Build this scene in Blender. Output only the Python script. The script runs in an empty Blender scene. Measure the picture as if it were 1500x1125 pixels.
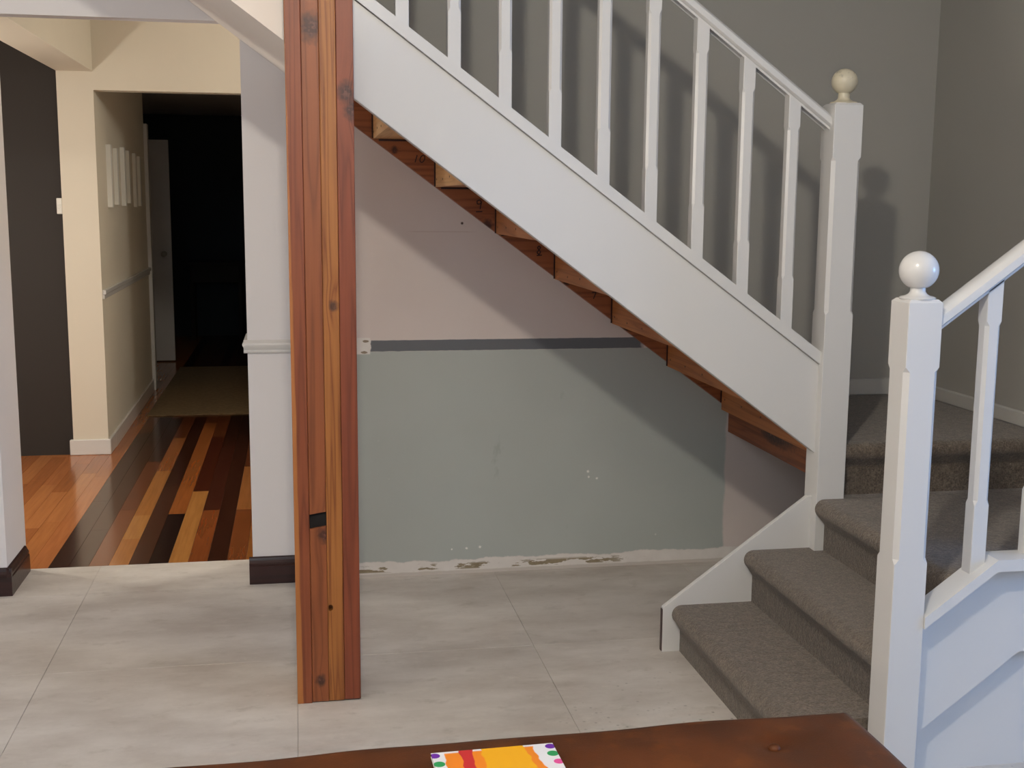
import bpy, bmesh, math, random
from mathutils import Matrix, Vector
random.seed(7)
C = bpy.context.scene.collection
SC = bpy.context.scene

# ---------------------------------------------------------------- camera
F = 1750.0
PITCH, YAW, ROLL = (math.radians(a) for a in (8.68, 10.25, 0.449))
fw = Vector((math.sin(YAW)*math.cos(PITCH), math.cos(YAW)*math.cos(PITCH), -math.sin(PITCH)))
rt = Vector((math.cos(YAW), -math.sin(YAW), 0)); up = rt.cross(fw)
r2 = rt*math.cos(ROLL) + up*math.sin(ROLL); u2 = -rt*math.sin(ROLL) + up*math.cos(ROLL)
cd = bpy.data.cameras.new('camera'); cam = bpy.data.objects.new('camera', cd); C.objects.link(cam)
cd.sensor_width = 36; cd.lens = F/1500*36; cd.clip_start = .05
M4 = Matrix((r2, u2, -fw)).transposed().to_4x4(); M4.translation = (0, 0, 1.5)
cam.matrix_world = M4
SC.camera = cam

# ---------------------------------------------------------------- world, lights, exposure
w = bpy.data.worlds.new('world'); SC.world = w; w.use_nodes = True
w.node_tree.nodes['Background'].inputs[0].default_value = (.55, .65, .85, 1)
w.node_tree.nodes['Background'].inputs[1].default_value = .05
def light(name, kind, loc, power, col, size=.1, rot=None, sy=None):
    d = bpy.data.lights.new(name, kind); d.energy = power; d.color = col
    if kind == 'AREA':
        d.size = size
        if sy: d.shape = 'RECTANGLE'; d.size_y = sy
    else: d.shadow_soft_size = size
    o = bpy.data.objects.new(name, d); C.objects.link(o); o.location = loc
    if rot: o.rotation_euler = rot
    return o
light('ceiling_lamp', 'POINT', (.03, 1.02, 2.72), 108, (1, .93, .80), .055)
light('hall_lamp', 'POINT', (-2.15, 5.6, 1.2), 37, (1, .95, .85), .09)
light('hall_ceiling_lamp', 'POINT', (1.40, 6.10, 2.30), 44, (1, .96, .86), .09)
light('daylight_window', 'AREA', (4.9, 1.25, 1.55), 64, (.17, .45, 1), .6, (0, math.radians(90), 0), .55)
light('far_room_lamp', 'AREA', (-1.2, -2.2, 2.9), 46, (.72, .89, 1), 1.6, (math.radians(35), 0, math.radians(-12)))  # added cool ambient fill from behind the viewer, not a known lamp
light('warm_side_fill', 'AREA', (-3.7, 1.9, 1.9), 22, (1, .93, .82), .9, (0, math.radians(-90), 0))  # added warm fill from the left, lifts the left-facing sides
SC.view_settings.view_transform = 'Standard'; SC.view_settings.look = 'None'
SC.view_settings.gamma = 1; SC.view_settings.use_curve_mapping = False
SC.view_settings.exposure = 0.07

# ---------------------------------------------------------------- materials
def srgb(h):
    h = h.lstrip('#'); v = [int(h[i:i+2], 16)/255 for i in (0, 2, 4)]
    return tuple(x/12.92 if x <= .04045 else ((x+.055)/1.055)**2.4 for x in v) + (1,)
class NT:
    def __init__(s, name, rough=.5):
        s.m = bpy.data.materials.new(name); s.m.use_nodes = True; s.t = s.m.node_tree
        s.b = s.t.nodes['Principled BSDF']; s.b.inputs['Roughness'].default_value = rough
        s.co = s.n('ShaderNodeTexCoord').outputs['Object']
    def n(s, k, **kw):
        x = s.t.nodes.new(k)
        for a, b in kw.items(): setattr(x, a, b)
        return x
    def put(s, sock, v):
        if hasattr(v, 'is_linked') or isinstance(v, bpy.types.NodeSocket): s.t.links.new(v, sock)
        else: sock.default_value = v
    def math(s, op, a, b=0, c=None, clamp=False):
        x = s.n('ShaderNodeMath', operation=op, use_clamp=clamp); s.put(x.inputs[0], a); s.put(x.inputs[1], b)
        if c is not None: s.put(x.inputs[2], c)
        return x.outputs[0]
    def mapping(s, scale=(1, 1, 1), loc=(0, 0, 0), co=None):
        x = s.n('ShaderNodeMapping'); s.put(x.inputs['Vector'], co or s.co)
        x.inputs['Scale'].default_value = scale; x.inputs['Location'].default_value = loc
        return x.outputs[0]
    def noise(s, scale, detail=3, co=None, rough=.5, out='Fac'):
        x = s.n('ShaderNodeTexNoise'); s.put(x.inputs['Vector'], co or s.co)
        x.inputs['Scale'].default_value = scale; x.inputs['Detail'].default_value = detail
        x.inputs['Roughness'].default_value = rough
        return x.outputs[out]
    def ramp(s, fac, stops):
        x = s.n('ShaderNodeValToRGB'); s.put(x.inputs[0], fac); e = x.color_ramp.elements
        while len(e) < len(stops): e.new(.5)
        for el, (p, c) in zip(e, stops): el.position = p; el.color = c if len(c) == 4 else (*c, 1)
        return x.outputs[0]
    def step(s, v, lo, hi):
        x = s.n('ShaderNodeMapRange', clamp=True); s.put(x.inputs['Value'], v)
        x.inputs['From Min'].default_value = lo; x.inputs['From Max'].default_value = hi
        return x.outputs[0]
    def mix(s, f, a, b, mode='MIX'):
        x = s.n('ShaderNodeMix', data_type='RGBA', blend_type=mode); s.put(x.inputs[0], f)
        s.put(x.inputs[6], a); s.put(x.inputs[7], b); return x.outputs[2]
    def xyz(s, co=None):
        x = s.n('ShaderNodeSeparateXYZ'); s.put(x.inputs[0], co or s.co); return x.outputs
    def col(s, c): s.put(s.b.inputs['Base Color'], c); return s
    def rough(s, c): s.put(s.b.inputs['Roughness'], c); return s
    def bump(s, h, strength=.1, dist=.01):
        x = s.n('ShaderNodeBump'); s.put(x.inputs['Height'], h)
        x.inputs['Strength'].default_value = strength; x.inputs['Distance'].default_value = dist
        s.t.links.new(x.outputs[0], s.b.inputs['Normal']); return s
    def dist(s, p, scale=(1, 1, 1)):
        x = s.n('ShaderNodeVectorMath', operation='SUBTRACT'); s.put(x.inputs[0], s.co); x.inputs[1].default_value = p
        y = s.n('ShaderNodeVectorMath', operation='MULTIPLY'); s.put(y.inputs[0], x.outputs[0]); y.inputs[1].default_value = scale
        z = s.n('ShaderNodeVectorMath', operation='LENGTH'); s.put(z.inputs[0], y.outputs[0]); return z.outputs['Value']

def paint(name, h, rough=.5, var=.04, bump=.05):
    t = NT(name, rough); c = srgb(h); n = t.noise(2.2, 4)
    t.col(t.mix(n, tuple(x*(1-var) for x in c[:3])+(1,), tuple(min(1, x*(1+var)) for x in c[:3])+(1,)))
    if bump: t.bump(t.noise(260, 2), bump, .002)
    return t.m
def wood(name, light_h, dark_h, axis='Z', rings=60, stretch=.06, rough=.5, knots=(), holes=(), seed=0., sap=None, contrast=.85):
    """grain running along axis; knots / holes as (x, y, z, radius)"""
    t = NT(name, rough); sc = [1, 1, 1]; sc['XYZ'.index(axis)] = stretch*.55
    m = t.mapping(tuple(sc), (seed, seed*1.7, seed*.6))
    v = m
    for (x, y, z, r) in knots:       # grain bends round the knots
        d = t.step(t.dist((x, y, z), (1, 1, .45)), r*2.6, 0)
        a = t.n('ShaderNodeVectorMath', operation='SCALE'); t.put(a.inputs[3], t.math('MULTIPLY', d, .012)); a.inputs[0].default_value = (1, .4, 0)
        b = t.n('ShaderNodeVectorMath', operation='ADD'); t.put(b.inputs[0], v); t.put(b.inputs[1], a.outputs[0]); v = b.outputs[0]
    n1 = t.noise(20, 2, v); n2 = t.noise(rings*4, 3, v, .6); n3 = t.noise(3, 2)
    g = t.math('PINGPONG', t.math('MULTIPLY', n1, rings*.34), 1.0)
    g = t.math('MULTIPLY', t.math('POWER', g, 2.4), contrast*.8)
    g = t.math('ADD', g, t.math('MULTIPLY', n2, .55))
    c = t.mix(t.math('SUBTRACT', g, .16, clamp=True), srgb(light_h), srgb(dark_h))
    c = t.mix(t.math('MULTIPLY', n3, .35), c, srgb(dark_h))
    if sap:                            # pale sapwood edge: (x limit at z=0, x limit at z=2, colour)
        s = t.xyz(); lim = t.math('ADD', t.math('MULTIPLY', t.step(s[2], 0, 2.2), sap[1]-sap[0]), sap[0])
        lim = t.math('ADD', lim, t.math('MULTIPLY', t.math('SUBTRACT', t.noise(4, 1, t.mapping((0, 0, 1))), .5), .012))
        c = t.mix(t.step(t.math('SUBTRACT', lim, s[0]), 0, .004), c, srgb(sap[2]))
    for (x, y, z, r) in knots:
        d = t.math('ADD', t.dist((x, y, z), (1, .2, .75)), t.math('MULTIPLY', t.math('SUBTRACT', t.noise(70, 2), .5), r*.9))
        c = t.mix(t.math('MULTIPLY', t.step(d, r*1.15, r*.45), .85), c, srgb('#2e1a17'))
        c = t.mix(t.math('MULTIPLY', t.step(t.noise(110, 3), .5, .62), t.step(d, r*.7, r*.2)), c, srgb('#6b4238'))
    for (x, y, z, rx, rz) in holes:
        d = t.math('ADD', t.dist((x, y, z), (1/rx, 0, 1/rz)), t.math('MULTIPLY', t.math('SUBTRACT', t.noise(60, 2), .5), .5))
        c = t.mix(t.step(d, 1.25, .8), c, srgb('#0d0807'))
    t.col(c); t.bump(g, .12, .003); return t.m

M = {}
M['white'] = paint('white_gloss_paint', '#dad8d5', .24, .015, 0)
M['white_wall'] = paint('white_wall_paint', '#e6e2e2', .6)
M['cream_wall'] = paint('cream_wall_paint', '#dfd7c6', .6)
M['ceiling'] = paint('ceiling_paint', '#f0e8e0', .8)
M['grey_wall'] = paint('grey_wall_paint', '#aaa79f', .65, .04, .08)
M['dark_wall'] = paint('dark_brown_paint', '#2b2521', .7)
M['dim_skirting'] = paint('grey_white_skirting', '#c5c2bb', .5)
M['dark_skirting'] = wood('dark_stained_skirting', '#3a1d1b', '#1e0f10', 'X', 30, rough=.3)
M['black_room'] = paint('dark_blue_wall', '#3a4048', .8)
M['plastic'] = paint('white_plastic', '#e8e6de', .35, .01, 0)
M['grey_gap'] = paint('shadow_line_grey', '#a9a69f', .7, .02, 0)  # grey for the painted shadow line under the base rail, also the door knob

# wall under the stairs: bare primer, old green paint, removed rail and skirting
def understair_material():
    t = NT('stripped_wall_paint', .7); x, y, z = t.xyz()
    n = lambda sc, amp, d=3: t.math('MULTIPLY', t.math('SUBTRACT', t.noise(sc, d), .5), amp)
    mauve = t.mix(t.noise(3, 3), srgb('#d2c5c0'), srgb('#ddd2cd'))
    white = t.mix(t.noise(20, 3), srgb('#d9d3cd'), srgb('#ece7e2'))
    green = t.mix(t.noise(2.5, 3), srgb('#abb1ac'), srgb('#b6bcb8'))
    c = mauve
    # faint pencil line and nail hole
    c = t.mix(t.math('MULTIPLY', t.math('MULTIPLY', t.step(t.math('ABSOLUTE', t.math('SUBTRACT', z, 1.382)), .003, .0005), t.step(t.math('ABSOLUTE', t.math('SUBTRACT', x, .56)), .14, .1)), .35), c, srgb('#b09388'))
    c = t.mix(t.step(t.dist((.64, 4.66, 1.415)), .007, .003), c, srgb('#4a3530'))
    # green field
    right = t.step(t.math('ADD', x, n(9, .03, 5)), 1.757, 1.747)
    topz = t.step(z, .917, .914)
    botz = t.step(t.math('ADD', z, t.math('ADD', n(7, .035, 5), n(45, .012))), .062, .056)
    inv = t.math('SUBTRACT', 1, botz)
    gm = t.math('MULTIPLY', t.math('MULTIPLY', right, topz), inv)
    c = t.mix(gm, c, green)
    # scuffs, pale chips
    v = t.n('ShaderNodeTexVoronoi', feature='F1'); t.put(v.inputs['Vector'], t.mapping((5, 0, 5))); v.inputs['Scale'].default_value = 1.4
    c = t.mix(t.math('MULTIPLY', t.step(v.outputs['Distance'], .045, .02), t.step(z, .62, .3)), c, srgb('#dcdcd6'))
    sc = t.noise(6, 5, t.mapping((1.2, 1, .5)), .7)
    c = t.mix(t.math('MULTIPLY', t.math('MULTIPLY', t.step(sc, .66, .72), gm), .28), c, srgb('#7f847d'))
    for (px, pz, r) in ((1.162, .408, .007), (1.166, .385, .006), (1.2, .378, .006), (.66, .105, .006), (.715, .108, .007), (.6, .103, .005)):
        c = t.mix(t.step(t.math('ADD', t.dist((px, 4.66, pz)), n(150, .006)), r, r*.4), c, srgb('#ebeae4'))
    # dark stripe left by the removed dado rail
    st = t.math('MULTIPLY', t.step(t.math('ADD', z, n(30, .003)), .915, .917), t.step(t.math('ADD', z, n(30, .003)), .9605, .9585))
    st = t.math('MULTIPLY', st, t.step(t.math('ADD', x, n(90, .012)), .278, .282))
    st = t.math('MULTIPLY', st, t.step(t.math('ADD', x, n(50, .03)), 1.39, 1.37))
    c = t.mix(st, c, srgb('#66696e'))
    ch = t.math('MULTIPLY', t.step(t.math('ABSOLUTE', t.math('SUBTRACT', z, .938)), .034, .03), t.step(t.math('ADD', x, n(90, .012)), .281, .278))
    c = t.mix(ch, c, white)
    for (px, pz, sx, sz) in ((.262, .957, .013, .005), (.255, .913, .012, .005)):
        d = t.math('ADD', t.dist((px, 4.66, pz), (1/sx, 0, 1/sz)), n(120, 1.0))
        c = t.mix(t.step(d, 1.1, .9), c, srgb('#8f806d'))
    # torn plaster strip where the skirting was
    low = t.math('MULTIPLY', botz, t.step(x, 2.3, 2.2))
    c = t.mix(low, c, white)
    tear = t.math('ADD', t.noise(5.5, 4, t.mapping((1.3, 1, 6), (3.1, 0, 0)), .65), n(60, .06))
    band = t.math('MULTIPLY', t.step(z, .016, .022), t.step(z, .05, .04))
    tm = t.math('MULTIPLY', t.math('MULTIPLY', t.step(tear, .535, .56), band), t.step(x, 1.45, 1.25))
    c = t.mix(tm, c, t.mix(t.noise(40, 2), srgb('#7d6f58'), srgb('#a09176')))
    c = t.mix(t.step(t.math('ADD', z, n(20, .006)), .016, .012), c, srgb('#cbc3bb'))
    t.col(c); t.bump(t.math('ADD', t.noise(120, 3), t.math('MULTIPLY', tm, -2)), .08, .003); return t.m
M['stripped'] = understair_material()

def tile_material():
    t = NT('stone_look_tile', .5)
    o = t.n('ShaderNodeNewGeometry').outputs['Position']
    oi = t.n('ShaderNodeObjectInfo'); rnd = oi.outputs['Random']
    a = t.noise(2.1, 6, t.mapping((1, 2.2, 1), (0, 0, 0), o), .62); b = t.noise(9, 6, t.mapping((1, 1.6, 1), (4, 1, 0), o), .65); f = t.noise(70, 3, o)
    c = t.ramp(a, [(.3, srgb('#b9b1a9')), (.5, srgb('#cdc7c0')), (.7, srgb('#dfdad4'))])
    c = t.mix(t.math('MULTIPLY', t.step(b, .56, .7), .4), c, srgb('#e0dbd2'))
    c = t.mix(t.math('MULTIPLY', t.step(b, .44, .3), .45), c, srgb('#a69e93'))
    c = t.mix(t.math('MULTIPLY', t.step(rnd, 0, 1), .10), c, srgb('#9a9388'))
    # pitted speckle in the tile beside the bottom step
    v = t.n('ShaderNodeTexVoronoi', feature='F1'); t.put(v.inputs['Vector'], o); v.inputs['Scale'].default_value = 34
    x = t.n('ShaderNodeSeparateXYZ'); t.put(x.inputs[0], o)
    patch = t.math('MULTIPLY', t.step(x.outputs[0], .55, 1.0), t.step(x.outputs[1], 3.75, 3.3))
    patch = t.math('MULTIPLY', patch, t.step(t.noise(4, 3, o), .4, .55))
    c = t.mix(t.math('MULTIPLY', t.math('MULTIPLY', t.step(v.outputs['Distance'], .2, .08), patch), .6), c, srgb('#645e55'))
    v2 = t.n('ShaderNodeTexVoronoi', feature='F1'); t.put(v2.inputs['Vector'], o); v2.inputs['Scale'].default_value = 8
    c = t.mix(t.math('MULTIPLY', t.step(v2.outputs['Distance'], .035, .015), .5), c, srgb('#dcd8d0'))
    c = t.mix(t.math('MULTIPLY', f, .12), c, srgb('#a49d92'))
    t.col(c); t.rough(t.math('ADD', .4, t.math('MULTIPLY', b, .25))); t.bump(t.math('ADD', f, b), .06, .002); return t.m
M['tile'] = tile_material()
M['grout'] = paint('grout', '#c2bab0', .9)

def plank_material():
    t = NT('varnished_floorboard', .16)
    oi = t.n('ShaderNodeObjectInfo'); o = t.n('ShaderNodeNewGeometry').outputs['Position']
    n = t.noise(4, 5, t.mapping((16, .7, 0), (0, 0, 0), o), .6); k = t.noise(1.5, 2, t.mapping((8, 1, 0), (2, 0, 0), o))
    c = t.mix(t.math('MULTIPLY', t.step(n, .38, .72), .45), oi.outputs['Color'], t.mix(1, oi.outputs['Color'], (.52, .46, .42, 1), 'MULTIPLY'))
    t.col(c); t.rough(t.math('ADD', .12, t.math('MULTIPLY', k, .1))); return t.m
M['plank'] = plank_material()

def carpet_material():
    t = NT('cut_pile_carpet', .95)
    a = t.noise(170, 3, None, .75); b = t.noise(38, 4, None, .8); d = t.noise(7, 3)
    c = t.mix(t.step(a, .3, .7), srgb('#3a3128'), srgb('#8f8172'))
    c = t.mix(t.math('MULTIPLY', t.step(b, .44, .62), .5), c, srgb('#463c32'))
    c = t.mix(t.math('MULTIPLY', d, .35), c, srgb('#6d6358'))
    t.col(c); t.bump(t.math('ADD', a, t.math('MULTIPLY', b, 2)), .9, .004)
    t.b.inputs['Sheen Weight'].default_value = .25; t.b.inputs['Specular IOR Level'].default_value = .1; return t.m
M['carpet'] = carpet_material()
def rug_material():
    t = NT('woven_sisal', .9); x, y, z = t.xyz()
    a = t.math('SINE', t.math('MULTIPLY', y, 380)); b = t.noise(40, 3)
    t.col(t.mix(t.math('ADD', t.math('MULTIPLY', a, .25), b), srgb('#6a553a'), srgb('#a08a66'))); t.bump(a, .3, .004); return t.m
M['rug'] = rug_material()
def leather_material():
    t = NT('brown_leather', .38)
    a = t.noise(5, 4, None, .6); v = t.n('ShaderNodeTexVoronoi', feature='DISTANCE_TO_EDGE'); t.put(v.inputs['Vector'], t.mapping((1, 1, 1))); v.inputs['Scale'].default_value = 190
    c = t.mix(t.step(a, .3, .75), srgb('#3f200b'), srgb('#613416'))
    c = t.mix(t.math('MULTIPLY', t.step(t.noise(16, 3), .55, .7), .4), c, srgb('#744017'))
    t.b.inputs['Specular IOR Level'].default_value = .25
    t.col(c); t.rough(t.math('ADD', .36, t.math('MULTIPLY', a, .2))); t.bump(t.math('ADD', t.step(v.outputs['Distance'], 0, .12), t.math('MULTIPLY', a, 3)), .12, .002); return t.m
M['leather'] = leather_material()
def patchy_ball():
    t = NT('worn_white_paint', .35); x, y, z = t.xyz()
    m = t.math('MULTIPLY', t.step(t.noise(90, 4), .52, .66), t.step(z, 1.885, 1.93))
    c = t.mix(t.noise(30, 2), srgb('#d8cdb4'), srgb('#c8bfa6')); t.col(t.mix(m, c, srgb('#8c8272'))); return t.m
M['worn_ball'] = patchy_ball()

# ---------------------------------------------------------------- geometry helpers
def link(name, bm, mat, parent=None, smooth=False, origin=None, sharp=40):
    bmesh.ops.remove_doubles(bm, verts=bm.verts, dist=1e-6)
    bmesh.ops.recalc_face_normals(bm, faces=bm.faces)
    me = bpy.data.meshes.new(name)
    if smooth:
        for f in bm.faces: f.smooth = True
        ca = math.radians(sharp)
        for e in bm.edges:
            if len(e.link_faces) == 2 and e.calc_face_angle(0) > ca: e.smooth = False
    bm.to_mesh(me); bm.free(); me.materials.append(mat)
    o = bpy.data.objects.new(name, me); C.objects.link(o)
    if parent is not None: attach(o, parent)
    return o
def attach(o, parent):
    """parts are modelled in room coordinates; keep them there under their parent"""
    o.parent = parent
    p = parent; off = Vector((0, 0, 0))
    while p is not None: off += Vector(p.location); p = p.parent
    o.location = Vector(o.location) - off
def box_bm(x0, x1, y0, y1, z0, z1, bev=0., seg=1, bm=None):
    nb = bmesh.new(); bmesh.ops.create_cube(nb, size=1)
    for v in nb.verts: v.co = ((x0+x1)/2+v.co.x*(x1-x0), (y0+y1)/2+v.co.y*(y1-y0), (z0+z1)/2+v.co.z*(z1-z0))
    if bev: bmesh.ops.bevel(nb, geom=nb.edges[:], offset=bev, segments=seg, affect='EDGES', profile=.5)
    return merge(bm, nb)
def merge(bm, nb):
    if bm is None: return nb
    me = bpy.data.meshes.new('t'); nb.to_mesh(me); nb.free(); bm.from_mesh(me); bpy.data.meshes.remove(me); return bm
def box(name, x0, x1, y0, y1, z0, z1, mat, parent=None, bev=0., seg=1):
    return link(name, box_bm(x0, x1, y0, y1, z0, z1, bev, seg), mat, parent, bev > 0 and seg > 1)
def prism_bm(pts, a, b, axis='y', bev=0., bm=None):
    """outline pts in the other two axes, extruded from a to b along axis"""
    nb = bmesh.new()
    def co(p, d): return {'y': (p[0], d, p[1]), 'x': (d, p[0], p[1]), 'z': (p[0], p[1], d)}[axis]
    v0 = [nb.verts.new(co(p, a)) for p in pts]; v1 = [nb.verts.new(co(p, b)) for p in pts]; n = len(pts)
    nb.faces.new(v0); nb.faces.new(v1[::-1])
    for i in range(n): nb.faces.new((v0[i], v1[i], v1[(i+1) % n], v0[(i+1) % n]))
    if bev: bmesh.ops.bevel(nb, geom=nb.edges[:], offset=bev, segments=1, affect='EDGES')
    return merge(bm, nb)
def prism(name, pts, a, b, mat, parent=None, axis='y', bev=0., smooth=False):
    return link(name, prism_bm(pts, a, b, axis, bev), mat, parent, smooth)
def sweep_bm(profile, path, bm=None):
    """profile [(y, z)] carried along path [(x, y, z)] with upright ends"""
    nb = bmesh.new(); rings = [[nb.verts.new((p[0], p[1]+q[0], p[2]+q[1])) for q in profile] for p in path]; n = len(profile)
    for a, b in zip(rings, rings[1:]):
        for i in range(n): nb.faces.new((a[i], a[(i+1) % n], b[(i+1) % n], b[i]))
    nb.faces.new(rings[0]); nb.faces.new(rings[-1][::-1]); return merge(bm, nb)
def lathe_bm(prof, cx, cy, seg=32, bm=None):
    nb = bmesh.new(); rings = []
    for r, z in prof:
        rings.append([nb.verts.new((cx+r*math.cos(2*math.pi*i/seg), cy+r*math.sin(2*math.pi*i/seg), z)) for i in range(seg)] if r > 1e-5 else [nb.verts.new((cx, cy, z))])
    for a, b in zip(rings, rings[1:]):
        for i in range(seg):
            j = (i+1) % seg
            f = [a[i % len(a)], a[j % len(a)], b[j % len(b)], b[i % len(b)]]
            f = list(dict.fromkeys(f))
            if len(f) > 2: nb.faces.new(f)
    return merge(bm, nb)
def thing(name, label, cat, loc=(0, 0, 0), group=None):
    o = bpy.data.objects.new(name, None); C.objects.link(o); o.location = loc; o.empty_display_size = .1
    o['label'] = label; o['category'] = cat
    if group: o['group'] = group
    return o
def tag(o, label, cat, group=None):
    o['label'] = label; o['category'] = cat
    if group: o['group'] = group
    return o
def struct(o, label, cat=None):
    o['kind'] = 'structure'; o['label'] = label; o['category'] = cat or o.name.split('_')[0].split('.')[0]; return o

# ---------------------------------------------------------------- the shell
CEIL = 3.0
BW = 4.66                                   # face of the wall under the stairs
SL = .7325                                  # pitch of both stair flights
# tiled floor: sunk slab + separate tiles with a hairline joint
floor = struct(box('floor', -4, 5, -3, 4.985, -.08, -.006, M['grout']), 'pale grey stone-look floor of large tiles around the timber post', 'floor')
TS = .795
tb = box_bm(0, TS-.001, 0, TS-.001, -.0065, 0, .0008)
tile_me = None
for i in range(-5, 7):
    for j in range(-5, 3):
        x = -.02 + TS*i; y = 3.83 + TS*j - TS
        if x < -4 or x+TS > 5.01 or y < -3 or y + TS > 4.99: continue
        if tile_me is None:
            t = link('tile', tb, M['tile']); tile_me = t.data
        else:
            t = bpy.data.objects.new('tile', tile_me); C.objects.link(t)
        t.location = (x, y, 0); attach(t, floor)
# last course of tiles runs into the doorway
for i in range(-5, 7):
    x = -.02 + TS*i
    if x < -4 or x+TS > 5.01: continue
    y0 = 3.83 + TS
    t = box('tile', 0, TS-.001, 0, 4.985-y0, -.0065, 0, M['tile']); t.location = (x, y0, 0); attach(t, floor)

# wall with the hall opening and the stripped part under the stairs
XL, XR = -1.105, -.19
wb = box_bm(XR, -.0, BW, 4.985, 0, 3.1)
struct(link('wall_back', wb, M['white_wall']), 'white painted wall pier between hall opening and timber post', 'wall')
cz = lambda x: 1.768 - SL*(x-.24)           # underside line of the wall string
struct(prism('wall_understair', [(0, 0), (2.63, 0), (2.63, .45), (2.3, .45), (0, cz(0)+.18)], BW, 4.985, M['stripped']), 'stripped mauve and grey-green wall under the stairs', 'wall')
struct(prism('wall_stairwell', [(0, cz(0)+.18), (2.3, .45), (2.63, .45), (2.63, 5.2), (0, 5.2)], BW, 4.985, M['grey_wall']), 'grey wall behind the stair balusters', 'wall')
struct(box('wall_left', -4, XL, BW, 4.985, 0, 3.1, M['white_wall']), 'white wall on the near side of the hall opening', 'wall')
struct(box('wall_header', XL, XR, BW, 4.74, 2.148, 3.1, M['white_wall']), 'white wall over the hall opening', 'wall')
struct(prism('wall_right', [(2.607, 2.66), (2.607, 4.985), (2.75, 4.985), (2.75, 2.66)], 0, 5.2, M['grey_wall'], axis='z'), 'grey wall closing the stair landing', 'wall')
struct(box('wall_far_left', -4.1, -4, -3, 4.7, 0, 3.1, M['white_wall']), 'white side wall of the room')
struct(box('wall_near', -4.1, 5.1, -3.1, -3, 0, 3.1, M['white_wall']), 'white wall behind the viewer')
wr = box_bm(5, 5.1, -3, .7, 0, 3.1); box_bm(5, 5.1, 1.8, 2.7, 0, 3.1, bm=wr); box_bm(5, 5.1, .7, 1.8, 0, .9, bm=wr); box_bm(5, 5.1, .7, 1.8, 2.2, 3.1, bm=wr)
struct(link('wall_window', wr, M['white_wall']), 'white side wall with a window opening', 'wall')
struct(box('wall_return', 2.75, 5.1, 2.66, 2.76, 0, 3.1, M['white_wall']), 'white wall beside the stairs', 'wall')
struct(box('ceiling', -4.1, 5.1, -3.1, 3.66, CEIL, CEIL+.15, M['ceiling']), 'white ceiling of the room', 'ceiling')
struct(box('ceiling', -.05, 2.75, 3.5, 4.985, 5.2, 5.3, M['ceiling']), 'white ceiling high over the stairwell', 'ceiling')
ws = box_bm(-.05, 2.75, 3.56, 3.66, CEIL+.15, 5.2); box_bm(-.15, -.05, 3.56, 4.985, 2.9, 5.2, bm=ws)
struct(link('wall_upper', ws, M['grey_wall']), 'grey upper stairwell wall', 'wall')
# lowered plaster ceiling that closes the underside of the upper stairs
sz = lambda x: 1.9675 - SL*(x+.029)
xs = -.029 - (2.14-1.9675)/SL
pl = [(-1.56, 3.1-.012), (-.0225, sz(-.0225)), (-.0225, 3.1), (-1.56, 3.1)]
pb = prism_bm(pl, 3.69, BW-.001)
struct(link('ceiling_bulkhead', pb, M['ceiling']), 'white plaster bulkhead sloping down over the hall opening', 'ceiling')

struct(box('ceiling', -4.1, -1.4, 3.66, BW, CEIL, CEIL+.15, M['ceiling']), 'white ceiling beside the stair bulkhead', 'ceiling')
# mouldings
def trim(name, prof, a, b, y, side, mat, label, axis='x'):
    if axis == 'x': bm = prism_bm([(y-p[0], p[1]) for p in prof], a, b, 'x')
    else: bm = prism_bm([(y+side*p[0], p[1]) for p in prof], a, b, 'y')
    return struct(link(name, bm, mat), label, 'trim')
SK = [(0, 0), (.018, 0), (.018, .07), (.014, .074), (.016, .08), (.016, .086), (.010, .094), (.007, .104), (0, .108)]
trim('baseboard_back', SK, XR-.014, -.0, BW, 1, M['dark_skirting'], 'dark brown moulded skirting at the foot of the white pier')
trim('baseboard_jamb', SK, BW-.0172, 4.96, XL, 1, M['dark_skirting'], 'dark brown moulded skirting on the left side of the hall opening', 'y')
trim('baseboard_left', SK, -4, XL+.0172, BW, 1, M['dark_skirting'], 'dark brown moulded skirting on the wall left of the opening')
DR = [(0, .917), (.010, .918), (.013, .924), (.010, .930), (.014, .936), (.018, .944), (.020, .950), (.017, .957), (.008, .962), (0, .968)]
trim('trim_1', DR, XR-.014, -.0, BW, 1, M['white'], 'white dado rail across the white pier')
trim('trim_2', DR, BW, 4.985, XR, -1, M['white'], 'white dado rail turning into the hall opening', 'y')

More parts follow.
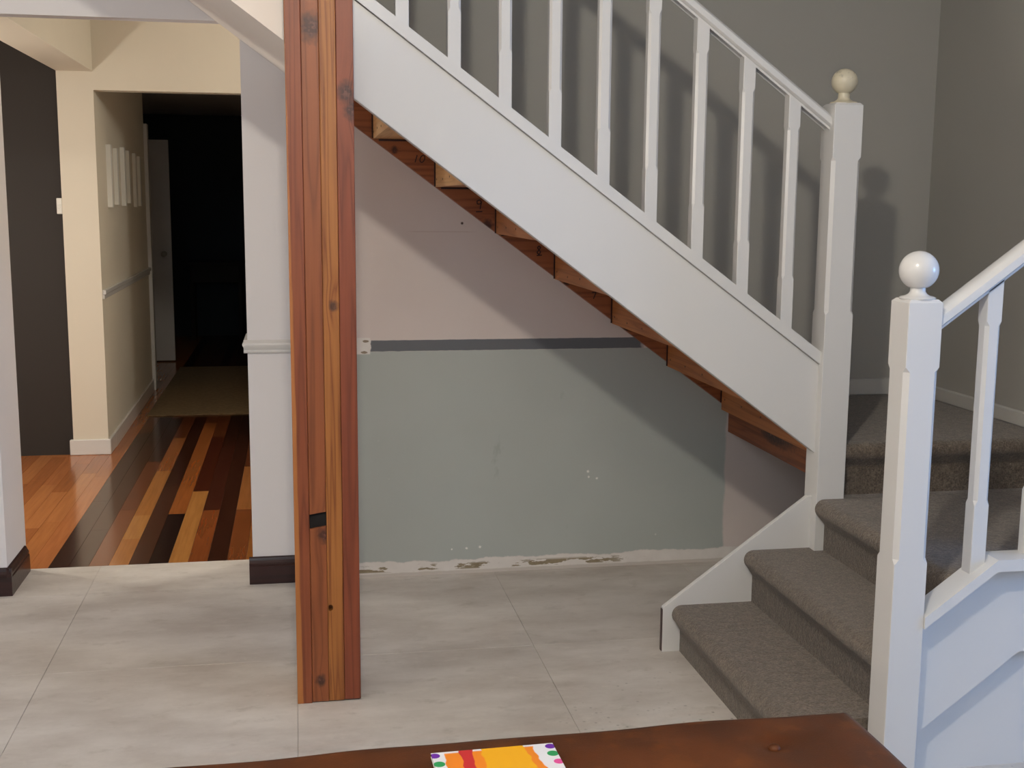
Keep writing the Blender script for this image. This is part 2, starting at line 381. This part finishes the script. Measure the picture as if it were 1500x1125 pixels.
# ---------------------------------------------------------------- space behind the opening and dark hallway
hf = struct(box('floor_hall', -4, 3.3, 4.985, 14.2, -.08, -.006, M['grout']), 'varnished mixed-tone timber floor of the hall', 'floor')
PW = .0795; HY = 7.26; HX = -1.114
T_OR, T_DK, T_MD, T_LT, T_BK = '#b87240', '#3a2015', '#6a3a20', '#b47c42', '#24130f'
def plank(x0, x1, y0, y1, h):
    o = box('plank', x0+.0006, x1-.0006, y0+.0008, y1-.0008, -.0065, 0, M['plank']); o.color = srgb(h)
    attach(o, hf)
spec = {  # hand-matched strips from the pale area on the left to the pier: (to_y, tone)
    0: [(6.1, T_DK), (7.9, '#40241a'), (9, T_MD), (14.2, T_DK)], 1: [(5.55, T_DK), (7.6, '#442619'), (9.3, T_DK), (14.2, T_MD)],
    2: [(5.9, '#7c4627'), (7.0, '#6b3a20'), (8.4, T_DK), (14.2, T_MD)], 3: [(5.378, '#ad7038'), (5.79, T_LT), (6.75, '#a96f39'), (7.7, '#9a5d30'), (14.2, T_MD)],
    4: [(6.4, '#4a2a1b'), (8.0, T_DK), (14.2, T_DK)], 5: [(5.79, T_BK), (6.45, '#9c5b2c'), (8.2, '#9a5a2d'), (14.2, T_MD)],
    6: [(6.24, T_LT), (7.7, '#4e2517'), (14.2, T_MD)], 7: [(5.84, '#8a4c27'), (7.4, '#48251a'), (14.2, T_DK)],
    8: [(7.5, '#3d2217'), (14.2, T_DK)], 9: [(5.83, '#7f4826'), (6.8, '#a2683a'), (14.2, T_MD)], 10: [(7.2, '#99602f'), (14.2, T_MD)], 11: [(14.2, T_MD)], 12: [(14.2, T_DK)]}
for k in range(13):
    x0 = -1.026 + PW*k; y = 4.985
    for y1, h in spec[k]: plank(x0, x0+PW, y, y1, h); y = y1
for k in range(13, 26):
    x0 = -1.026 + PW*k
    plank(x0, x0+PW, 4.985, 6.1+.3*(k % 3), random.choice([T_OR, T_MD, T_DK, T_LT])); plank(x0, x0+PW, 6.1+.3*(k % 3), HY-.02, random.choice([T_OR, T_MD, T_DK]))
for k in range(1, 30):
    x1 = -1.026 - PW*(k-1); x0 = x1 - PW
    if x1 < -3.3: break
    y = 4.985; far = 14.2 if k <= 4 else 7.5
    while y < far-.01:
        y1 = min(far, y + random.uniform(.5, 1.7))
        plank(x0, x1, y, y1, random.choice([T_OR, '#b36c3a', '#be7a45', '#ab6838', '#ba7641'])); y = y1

struct(box('wall_pillar', -1.312, HX, HY, 7.46, 0, 2.21, M['cream_wall']), 'cream end pier of the hallway wall', 'wall')
hb = box_bm(-1.332, HX+.014, HY-.014, 7.47, 0, .092, .004)
struct(link('baseboard_pillar', hb, M['white']), 'white skirting block around the cream pier', 'trim')
struct(box('trim_beam', -1.312, HX, 4.985, HY+.2, 2.21, 2.62, M['cream_wall']), 'cream ceiling beam above the pier', 'beam')
struct(box('wall_hall_header', HX, .2, HY, HY+.12, 2.108, 2.62, M['cream_wall']), 'cream wall over the dark hallway opening', 'wall')
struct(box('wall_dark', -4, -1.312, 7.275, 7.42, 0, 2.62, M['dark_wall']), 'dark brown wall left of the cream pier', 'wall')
struct(box('ceiling_hall', -4, 3.3, 4.985, 7.4, 2.6, 2.7, M['ceiling']), 'white ceiling of the hall', 'ceiling')
struct(box('wall_hall_side', -4.1, -4, 4.7, 7.42, 0, 2.62, M['cream_wall']), 'cream side wall of the hall', 'wall')
struct(box('wall_hall_right', .20, .3, 7.26, 14.2, 0, 2.62, M['cream_wall']), 'cream right wall of the hallway', 'wall')
struct(prism('wall_hallway', [(HX, 7.46), (-1.135, 9.72), (-1.25, 9.72), (-1.25, 7.46)], 0, 2.4, M['cream_wall'], axis='z'), 'cream hallway wall with the white frames', 'wall')
struct(box('wall_hall_end', 3.2, 3.3, 4.985, 7.4, 0, 2.62, M['cream_wall']), 'cream end wall of the hall', 'wall')
struct(box('wall_hall_back', .2, 3.2, HY, HY+.12, 0, 2.62, M['cream_wall']), 'cream wall to the right of the hallway', 'wall')
struct(box('ceiling_hallway', -2.2, .2, HY+.12, 14.2, 2.4, 2.5, M['ceiling']), 'ceiling of the dark hallway', 'ceiling')
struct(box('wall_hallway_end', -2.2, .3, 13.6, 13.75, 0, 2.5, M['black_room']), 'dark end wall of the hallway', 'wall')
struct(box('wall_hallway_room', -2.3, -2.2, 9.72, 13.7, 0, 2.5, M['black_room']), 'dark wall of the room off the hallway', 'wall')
struct(prism('baseboard_hallway', [(HX+.014, 7.47), (-1.121, 9.7), (-1.137, 9.7), (HX, 7.47)], 0, .09, M['white'], axis='z'), 'white skirting along the hallway wall', 'trim')
rb = prism_bm([(HX+.02, 7.27), (-1.113, 9.7), (-1.137, 9.7), (HX-.004, 7.27)], .945, .972, 'z', .004)
prism_bm([(HX+.011, 7.27), (-1.123, 9.7), (-1.137, 9.7), (HX-.004, 7.27)], .918, .946, 'z', .003, bm=rb)
struct(link('trim_3', rb, M['white']), 'white dado rail along the hallway wall', 'trim')
ab = box_bm(-1.145, -1.108, 9.70, 9.79, 0, 2.07, .004); box_bm(-1.25, -1.135, 9.73, 9.76, 0, 2.05, bm=ab)
struct(link('trim_4', ab, M['white']), 'white door architrave at the end of the hallway wall', 'trim')
dr = struct(box('door_1', -1.93, -1.125, 11.43, 11.47, .01, 2.03, M['white'], bev=.003), 'open white door beyond the hallway architrave', 'door')
hk = lathe_bm([(0, 0), (.025, .0), (.025, .008), (.01, .012), (.01, .03), (.022, .04), (.026, .055), (.018, .068), (0, .07)], 0, 0, 16)
bmesh.ops.rotate(hk, verts=hk.verts, cent=(0, 0, 0), matrix=Matrix.Rotation(math.radians(90), 3, 'X'))
bmesh.ops.translate(hk, verts=hk.verts, vec=(-1.19, 11.43, 1.0))
link('door_knob', hk, M['grey_gap'], dr, True)
tag(box('rug', -1.045, -.22, 8.51, 11.0, 0, .008, M['rug'], bev=.003), 'brown woven rug lying in the dark hallway', 'rug')
# dim console with a vase near the hallway end
cb = thing('console_table', 'dark console table barely visible at the dark hallway end', 'table', (-.85, 13.35, 0))
box('tabletop', -1.15, -.55, 13.15, 13.55, .80, .84, M['dark_wall'], cb, .004)
for lx in (-1.12, -.62):
    for ly in (13.17, 13.49): box('leg', lx, lx+.04, ly, ly+.04, 0, .80, M['dark_wall'], cb, .003)
box('drawer', -1.1, -.6, 13.16, 13.5, .62, .80, M['dark_wall'], cb, .004)

# six slim upright panels on the hallway wall
wa = thing('wall_art', 'row of six slim white upright panels on the dim hallway wall', 'wall art', (-1.1, 8.4, 1.44))
for y, z0, z1, dp in ((7.64, 1.446, 1.822, .028), (7.95, 1.46, 1.812, .024), (8.28, 1.452, 1.832, .027), (8.57, 1.468, 1.822, .022), (8.93, 1.440, 1.818, .022), (9.20, 1.446, 1.806, .021)):
    xw = HX - .021*(y-7.46)/2.26
    box('panel', xw-.004, xw+dp, y, y+.055, z0, z1, M['plastic'], wa, .002)
sw = thing('light_switch', 'slim white light switch on dark wall beside the cream pier', 'switch', (-1.326, 7.27, 1.42))
box('plate', -1.343, -1.3125, 7.262, 7.276, 1.41, 1.50, M['plastic'], sw, .003)
box('rocker', -1.334, -1.322, 7.257, 7.264, 1.44, 1.465, M['plastic'], sw, .002)

# ---------------------------------------------------------------- staircase
st = thing('staircase', 'carpeted quarter-turn staircase with white string and raw timber underside', 'staircase', (1.25, 3.7, 0))
# lower flight: carpeted steps; outline of tread with rounded nose and undercut
def step_outline(xn, xr, xe, zb, zt):
    r = .032; p = [(xe, zt)]
    for a in range(0, 181, 20):
        t = math.radians(90+a*.78); p.append((xn+r+r*math.cos(t), zt-r+r*math.sin(t)))
    p += [(xr-.005, zt-.080), (xr, zt-.088), (xr, zb), (xe, zb)]
    return p
S = [(1.222, 1.252, 1.53, 0, .162), (1.470, 1.502, 1.78, .0, .342), (1.698, 1.735, 2.605, 0, .520)]
carpeted = []
def carpet_step(out, y0, y1):
    bm = prism_bm(out, y0, y1)
    o = link('carpeted_step', bm, M['carpet'], st, True, sharp=50); return o
carpet_step(step_outline(*S[0]), 2.768, 3.70)
carpet_step(step_outline(*S[1]), 2.768, 3.70)
carpet_step(step_outline(*S[2]), 2.768, 3.659)
box('carpeted_step', 1.802, 2.607, 3.655, 3.76, 0, .52, M['carpet'], st)
# landing: nose runs across
lo = [(y, z) for y, z in step_outline(3.668, 3.708, 4.645, .615, .704)]
link('landing', prism_bm(lo, 1.802, 2.607, 'x'), M['carpet'], st, True, sharp=50)
box('carpeted_step', 1.803, 2.605, 3.7085, 3.759, .519, .616, M['carpet'], st)
box('landing_infill', 1.762, 1.802, 3.765, 4.645, .60, .704, M['carpet'], st)
# white outer string and base rail
zs = lambda x: 1.005 - .7335*(x-1.719)          # top of base rail
M['pine_r'] = wood('orange_pine', '#a86b3c', '#7c4523', 'X', 40, seed=3)
X0 = .05
prism('outer_string', [(X0, zs(X0)-.044), (1.705, zs(1.705)-.044), (1.705, .672), (X0, 1.796-SL*(X0-.189))], 3.692, 3.735, M['white'], st, bev=.0015)
# short lower string beside the bottom steps
prism('lower_string', [(1.19, 0), (1.19, .156), (1.69, .523), (1.712, .523), (1.712, 0)], 3.70, 3.719, M['white'], st, bev=.0012)
box('raw_edge', 1.1875, 1.1905, 3.701, 3.718, .004, .150, M['dark_skirting'], st)
# wall string, treads and risers seen from below
M['pine_s'] = wood('brown_pine_string', '#a5633a', '#713d22', 'X', 30, seed=1, knots=((.735, 4.62, 1.41, .02), (1.30, 4.62, 1.02, .03), (.375, 4.62, 1.69, .012), (1.05, 4.62, 1.185, .012)))
M['pine_d'] = wood('dark_pine', '#b5743f', '#8a4f28', 'Y', 40, seed=5)
M['pine_l'] = wood('light_pine', '#d9ab74', '#b98652', 'Y', 40, seed=8)
XB = 1.745
prism('wall_string', [(-.02, cz(-.02)), (XB, cz(XB)), (XB, cz(XB)+.30), (-.02, cz(-.02)+.30)], 4.622, BW, M['pine_s'], st)
zu = lambda k: .843+.1776*(k-5)
xr = lambda k: 1.477-.2362*(k-6)                # back face of riser k
nail = lathe_bm([(0, -.001), (.004, -.001), (.004, .0005), (0, .001)], 0, 0, 8)
bmesh.ops.rotate(nail, verts=nail.verts, cent=(0, 0, 0), matrix=Matrix.Rotation(math.radians(-90), 3, 'Y'))
nail_me = None
for k in range(5, 13):   # riser 12 is the last one before the plaster
    mat = M['pine_l'] if k >= 10 else M['pine_d']
    ro = box('riser', xr(k), xr(k)+.018, 3.735, 4.622, zu(k-1) if k > 5 else .66, zu(k)-.001, mat, st)
    if k == 12: continue
    bx = link('tread', prism_bm([(xr(k+1)+.0185, zu(k)), (xr(k)+.03, zu(k)), (xr(k)+.045, zu(k)+.01), (xr(k)+.045, zu(k)+.03), (xr(k)+.035, zu(k)+.036), (xr(k+1)+.0185, zu(k)+.036)], 3.735, 4.622), mat, st)
    link('tread_carpet', prism_bm([(xr(k+1)+.0185, zu(k)+.0365), (xr(k)+.05, zu(k)+.0365), (xr(k)+.046, zu(k)+.045), (xr(k+1)+.0185, zu(k)+.046)], 3.737, 4.62), M['carpet'], st)
    # dark housing joint between riser and wall string, and nail heads
    box('housing_joint', xr(k)-.006, xr(k)-.0005, 4.6195, 4.6215, zu(k-1)+.002 if k > 5 else .69, zu(k)-.004, M['dark_skirting'], st)
    if k > 5: box('housing_joint', xr(k)+.02, xr(k)+.2, 4.6195, 4.6215, zu(k-1)-.008, zu(k-1)-.001, M['dark_skirting'], st)
    for yy in (4.585, 4.40, 4.2):
        if nail_me is None:
            n = link('nail', nail, M['dark_skirting']); nail_me = n.data
        else: n = bpy.data.objects.new('nail', nail_me); C.objects.link(n)
        n.location = (xr(k)-.0005, yy, (zu(k-1) if k > 5 else .68)+.022+.01*random.random()); attach(n, ro)
# pencilled step numbers on the wall string
def stroke(bm, pts, x0, z0, sc):
    w = .0022
    for a, b in zip(pts, pts[1:]):
        ax, az, bx, bz = x0+a[0]*sc, z0+a[1]*sc, x0+b[0]*sc, z0+b[1]*sc
        dx, dz = bx-ax, bz-az; L = math.hypot(dx, dz) or 1; nx, nz = -dz/L*w, dx/L*w
        prism_bm([(ax+nx, az+nz), (ax-nx, az-nz), (bx-nx, bz-nz), (bx+nx, bz+nz)], 4.6208, 4.6216, bm=bm)
ring = [(.5+.33*math.cos(t*.5236+1.6), .5+.5*math.sin(t*.5236+1.6)) for t in range(13)]
G = {'1': [[(.2, 0), (.5, 1)]], '0': [[(x+.25*(y-.5), y) for x, y in ring]],
     '9': [[(.75, .75), (.55, 1), (.25, .85), (.3, .55), (.6, .55), (.75, .8), (.6, 0)], [(.15, -.28), (.85, -.25)]],
     '8': [[(.7, .8), (.5, 1), (.3, .8), (.7, .3), (.5, 0), (.25, .25), (.7, .8)], [(.25, -.1), (.85, -.05)]],
     '7': [[(.15, .95), (.8, 1), (.4, 0)]]}
for txt, x, z, sc in (('10', .448, 1.645, .027), ('9', .683, 1.47, .036), ('8', .922, 1.295, .034), ('7', 1.152, 1.12, .026)):
    bm = bmesh.new()
    for i, chh in enumerate(txt):
        for s_ in G[chh]: stroke(bm, s_, x+i*.02, z, sc)
    link('pencil_number', bm, M['dark_skirting'], st)
# trimmer beam under the landing edge, with its pale fixing ledge
M['pine_b'] = wood('knotty_pine_beam', '#94542c', '#633218', 'Y', 30, seed=2, knots=((1.758, 4.12, .645, .035), (1.758, 4.2, .63, .02)))
prism('trimmer_beam', [(1.758, .560), (1.80, .560), (1.80, .655), (1.758, .655)], 3.765, 4.655, M['pine_b'], st)
prism('fixing_ledge', [(1.738, .655), (1.79, .655), (1.79, .668), (1.738, .668)], 3.765, 4.655, M['pine_d'], st)
# skirting on the landing
struct(box('baseboard_landing', 1.76, 2.607, 4.638, BW, .704, .772, M['dim_skirting'], bev=.003), 'grey-white skirting along the back of the landing', 'trim')
struct(box('baseboard_right', 2.584, 2.607, 3.72, 4.64, .704, .757, M['dim_skirting'], bev=.003), 'grey-white skirting along the right of the landing', 'trim')
struct(box('baseboard_platform', 2.584, 2.607, 2.77, 3.70, .52, .575, M['dim_skirting'], bev=.003), 'grey-white skirting beside the lower platform', 'trim')

# ---------------------------------------------------------------- balustrades
def post_bm(x0, x1, y0, y1, zb, c0, c1, zt, ch, ramp=.012, top=.008):
    """square post, chamfered on its corners between c0 and c1"""
    def ring(c, z, ins=0):
        a, b, d, e = x0+ins, x1-ins, y0+ins, y1-ins
        return [(a+c, d, z), (b-c, d, z), (b, d+c, z), (b, e-c, z), (b-c, e, z), (a+c, e, z), (a, e-c, z), (a, d+c, z)]
    t = .0015
    sec = [ring(t, zb), ring(t, c0), ring(ch, c0+ramp), ring(ch, c1-ramp), ring(t, c1), ring(t, zt-top), ring(t, zt, top)]
    bm = bmesh.new(); rs = [[bm.verts.new(p) for p in r] for r in sec]
    for a, b in zip(rs, rs[1:]):
        for i in range(8): bm.faces.new((a[i], a[(i+1) % 8], b[(i+1) % 8], b[i]))
    bm.faces.new(rs[0]); bm.faces.new(rs[-1]); return bm
def finial(x, y, zt, zc, r, mat, parent, squash=1.):
    pr = [(0, zt), (.042, zt), (.044, zt+.004), (.040, zt+.007), (.030, zt+.009), (.022, zt+.014), (.0185, zt+.020)]
    zb = zc - r*squash
    pr.append((.0185, zb+.006))
    for i in range(1, 19):
        a = math.radians(-90 + i*10)
        rr = r*math.cos(a)
        if rr < .0195 and a < 0: continue
        pr.append((max(rr, 0), zc + r*squash*math.sin(a)))
    pr[-1] = (0, zc+r*squash)
    return link('finial', lathe_bm(pr, x, y, 40), mat, parent, True, sharp=35)
RAIL = [(-.020, 0), (-.020, .008), (-.027, .010), (-.033, .016), (-.033, .028), (-.031, .038), (-.023, .048), (-.010, .053), (.010, .053), (.023, .048), (.031, .038), (.033, .028), (.033, .016), (.027, .010), (.020, .008), (.020, 0), (.0165, 0), (.0165, .006), (-.0165, .006), (-.0165, 0)]
# main flight
bu = thing('balustrade', 'white balustrade of the upper flight with a tall ball-topped newel', 'balustrade', (1.752, 3.71, .34))
n1 = link('newel_post', post_bm(1.703, 1.801, 3.66, 3.758, .335, 1.140, 1.650, 1.822, .011), M['white'], bu)
finial(1.754, 3.709, 1.820, 1.891, .0415, M['worn_ball'], n1)
cap = [(-.033, -.042), (-.033, 0), (.033, 0), (.033, -.042)]
link('base_rail', sweep_bm(cap, [(X0, 3.712, zs(X0)), (1.703, 3.712, zs(1.703))]), M['white'], bu)
gp = [(-.0205, -.0455), (-.0205, -.041), (.02, -.041), (.02, -.0455)]
link('shadow_line_strip', sweep_bm(gp, [(X0, 3.712, zs(X0)), (1.703, 3.712, zs(1.703))]), M['grey_gap'], bu)  # grey strip standing in for the shaded gap under the base rail
zr = lambda x: 1.730 - .731*(x-1.715) - .002
link('handrail', sweep_bm(RAIL, [(-.0, 3.711, zr(0)), (1.703, 3.711, zr(1.703))]), M['white'], bu, True, sharp=30)
def baluster_mesh(slope, h, c0, c1, wd=.0405):
    a = wd/2; bm = post_bm(-a, a, -a, a, -.01, c0, c1, h, .0075, .012, 0.0)
    for v in bm.verts:
        if v.co.z < 0: v.co.z = -slope*v.co.x*1.0 - .001
        elif v.co.z > h-.001: v.co.z = h - slope*v.co.x + .004
    return bm
bm = baluster_mesh(.7335, .722, .150, .640)
me = None
for k in range(9):
    x = .3255 + .157*k
    if me is None: b = link('baluster', bm, M['white']); me = b.data
    else: b = bpy.data.objects.new('baluster', me); C.objects.link(b)
    b.location = (x, 3.7105, zs(x)); attach(b, bu)
# lower flight
bl = thing('balustrade', 'white balustrade of the bottom steps with a short ball-topped newel', 'balustrade', (1.504, 2.717, 0))
n2 = link('newel_post', post_bm(1.459, 1.549, 2.672, 2.762, 0, .608, 1.106, 1.272, .012), M['white'], bl)
finial(1.504, 2.717, 1.270, 1.341, .0475, M['white'], n2, 1.0)
zc = lambda x: .468 + .731*(x-1.549)
KX = 1.742
capl = [(-.049, -.031), (-.049, 0), (.030, 0), (.030, -.031)]
link('capping', sweep_bm(capl, [(1.549, 2.714, zc(1.549)), (KX, 2.714, zc(KX)), (2.606, 2.714, zc(KX))]), M['white'], bl)
fz = lambda x: .108 + .75*(x-1.549)
prism('fascia', [(1.549, zc(1.549)-.031), (KX, zc(KX)-.031), (2.606, zc(KX)-.031), (2.606, .338), (1.855, .338), (1.56, fz(1.56)), (1.549, fz(1.549))], 2.722, 2.745, M['white'], bl)
prism('lining_panel', [(1.556, 0.), (2.606, 0.), (2.606, .40), (1.9, .40), (1.556, .16)], 2.767, 2.785, M['white'], bl)
zr2 = lambda x: 1.196 + .735*(x-1.56)
link('handrail', sweep_bm(RAIL, [(1.549, 2.716, zr2(1.549)), (2.606, 2.716, zr2(2.606))]), M['white'], bl, True, sharp=30)
for i, x in enumerate((1.703, 1.86, 2.017)):
    zb = zc(min(x, KX)); top = zr2(x)+.004
    pbm = post_bm(x-.0205, x+.0205, 2.696, 2.737, zb-.01, zb+.165, 1.215+.735*(x-1.703), top+.014, .0085, .012, 0)
    for v in pbm.verts:
        if v.co.z < zb and x < KX: v.co.z = zc(v.co.x) - .002
        elif v.co.z > top: v.co.z = zr2(v.co.x)+.004
    link('baluster', pbm, M['white'], bl)

# ---------------------------------------------------------------- timber post of four boards
tp = thing('timber_post', 'reddish laminated timber post of four boards standing on the grey floor', 'post', (.07, 3.56, 0))
yk = 3.467
defs = [(-.0205, .0235, -.0005, wood('post_board_reddish', '#8f4d2c', '#6a321c', 'Z', 46, .05, seed=1, sap=(-.001, -.0185, '#a96a36'))),
        (.0240, .0732, .0025, wood('post_board_brown', '#96552f', '#6f3a1d', 'Z', 42, .05, seed=4, knots=((.052, yk, 1.975, .034), (.066, yk, .520, .020), (.05, yk, .07, .016)))),
        (.0737, .1195, .0035, wood('post_board_honey', '#ad7036', '#7b431b', 'Z', 70, .045, seed=9, contrast=1.05, knots=((.103, yk, 1.198, .014),), holes=())),
        (.1203, .1685, .0045, wood('post_board_dark_red', '#8c482c', '#632d1a', 'Z', 46, .05, seed=13, knots=((.146, yk, 1.800, .026), (.163, yk, 1.752, .026))))]
for i, (a, b, z0, mt) in enumerate(defs):
    yo = yk + (.0, .0015, .0005, .001)[i]
    bm = box_bm(a, b, yo, yo+.185, z0, CEIL, .0016)
    bd = link('board', bm, mt, tp)
    cut = None
    if i == 1: cut = box_bm(.0235, .0735, yk-.02, yk+.03, .540, .584)          # old mortise
    if i == 2: cut = lathe_bm([(0, -.03), (.0075, -.03), (.0075, .03), (0, .03)], 0, 0, 14)
    if cut is not None:
        if i == 2:
            bmesh.ops.rotate(cut, verts=cut.verts, cent=(0, 0, 0), matrix=Matrix.Rotation(math.radians(90), 3, 'X'))
            for v in cut.verts: v.co.z *= 1.35
            bmesh.ops.translate(cut, verts=cut.verts, vec=(.082, yk, .296))
        else:
            for v in cut.verts: v.co.z += .008*(v.co.x > .05)
        co = link('cutter', cut, mt)
        md = bd.modifiers.new('notch', 'BOOLEAN'); md.object = co; md.operation = 'DIFFERENCE'; md.solver = 'EXACT'
        dg = bpy.context.evaluated_depsgraph_get(); nm = bpy.data.meshes.new_from_object(bd.evaluated_get(dg))
        bd.modifiers.clear(); bd.data = nm; bpy.data.objects.remove(co)

M['char'] = paint('charred_wood', '#15100e', .9, .3, 0)
box('mortise', .0245, .0727, yk+.010, yk+.028, .535, .590, M['char'], tp)  # dark box set inside the recess so the hole reads black
# ---------------------------------------------------------------- leather ottoman and the booklet on it
ot = thing('ottoman', 'brown buttoned leather ottoman at the bottom edge beside the steps', 'ottoman', (.2, 1.75, 0))
OX0, OX1, OY0, OY1, OZ = -1.05, 1.178, 1.25, 2.312, .408
btn = [(OX1-.24-.46*i, OY1-.155-.36*j) for i in range(5) for j in range(3)]
NX, NY = 150, 72
bm = bmesh.new(); grid = []
rr = .035
def lim(t, a, b):
    return a + (b-a)*t
for j in range(NY+1):
    row = []
    for i in range(NX+1):
        u, v = i/NX, j/NY
        x, y = lim(u, OX0, OX1), lim(v, OY0, OY1)
        dx = min(x-OX0, OX1-x); dy = min(y-OY0, OY1-y); d = min(dx, dy)
        z = OZ - (0 if d > rr else rr - math.sqrt(max(0, rr*rr-(rr-d)**2)))*.9
        z += .010*min(1, d/.12)
        for bx_, by_ in btn:
            q = math.hypot(x-bx_, y-by_); z -= .012*math.exp(-(q/.035)**2) + .006*math.exp(-(q/.11)**2)
        z += .0022*math.sin(x*9+1)*math.sin(y*11) + .0028*math.sin(x*4.1+y*2)
        y += (.005*math.sin(x*7.5+.6) + .003*math.sin(x*17) - .03*max(0, min(1, (.35-x)/.8)))*v**6
        row.append(bm.verts.new((x, y, z)))
    grid.append(row)
for j in range(NY):
    for i in range(NX): bm.faces.new((grid[j][i], grid[j][i+1], grid[j+1][i+1], grid[j+1][i]))
edge = grid[0][:] + [r[-1] for r in grid[1:]] + grid[-1][-2::-1] + [r[0] for r in grid[-2:0:-1]]
low = [bm.verts.new((v.co.x, v.co.y, .27)) for v in edge]
for i in range(len(edge)):
    j = (i+1) % len(edge); bm.faces.new((edge[i], edge[j], low[j], low[i]))
bm.faces.new(low)
link('cushion', bm, M['leather'], ot, True, sharp=60)
box('base', OX0+.01, OX1-.01, OY0+.01, OY1-.012, .09, .27, M['leather'], ot, .012, 3)
for x in (OX0+.08, OX1-.13):
    for y in (OY0+.08, OY1-.13): link('leg', lathe_bm([(0, 0), (.018, 0), (.026, .09), (0, .09)], x+.025, y+.025, 16), M['dark_skirting'], ot, True)
for x, y in btn:
    bo = link('button', lathe_bm([(.013, -.012), (.013, -.006), (.011, -.002), (.006, .001), (0, .002)], 0, 0, 18), M['leather'], None, True)
    bo.location = (x, y, OZ+.005); attach(bo, ot)

def cover_material():
    t = NT('printed_cover', .25); x, y, z = t.xyz()
    c = srgb('#e9e8ea')
    n = t.math('MULTIPLY', t.math('SUBTRACT', t.noise(18, 2), .5), .03)
    xx = t.math('ADD', x, n)
    f = lambda a, b: t.math('MULTIPLY', t.step(xx, a, a+.002), t.step(xx, b+.002, b))
    c = t.mix(t.math('MULTIPLY', f(.022, .205), t.step(y, .245, .24)), c, srgb('#ef8a2a'))
    c = t.mix(f(.055, .082), c, srgb('#c93436'))
    c = t.mix(f(.100, .190), c, srgb('#f2b021'))
    for px, py, r, h in ((.006, .236, .011, '#6b2fa0'), (.238, .236, .011, '#6b2fa0'), (.236, .205, .012, '#2f9a5a'), (.01, .2, .012, '#2f9a5a'), (.004, .16, .011, '#e0559a'), (.24, .17, .011, '#e0559a')):
        d = t.n('ShaderNodeVectorMath', operation='DISTANCE'); cc = t.n('ShaderNodeCombineXYZ'); t.put(cc.inputs[0], x); t.put(cc.inputs[1], y)
        t.put(d.inputs[0], cc.outputs[0]); d.inputs[1].default_value = (px, py, 0)
        c = t.mix(t.step(d.outputs['Value'], r, r-.001), c, srgb(h))
    t.col(c); return t.m
M['cover'] = cover_material()
BZ = OZ+.012
bk = thing('picture_book', "children's picture book with orange and white cover on the leather ottoman", 'book', (.248, 1.951, BZ))
def local(o): o.parent = bk; return o
bk.rotation_euler[2] = math.radians(1.5)
local(box('cover', 0, .246, 0, .25, .006, .0085, M['cover'], bev=.0006))
local(box('pages', .001, .244, .003, .247, .0012, .006, M['plastic']))
local(box('back_cover', 0, .246, 0, .25, 0, .0012, M['plastic']))
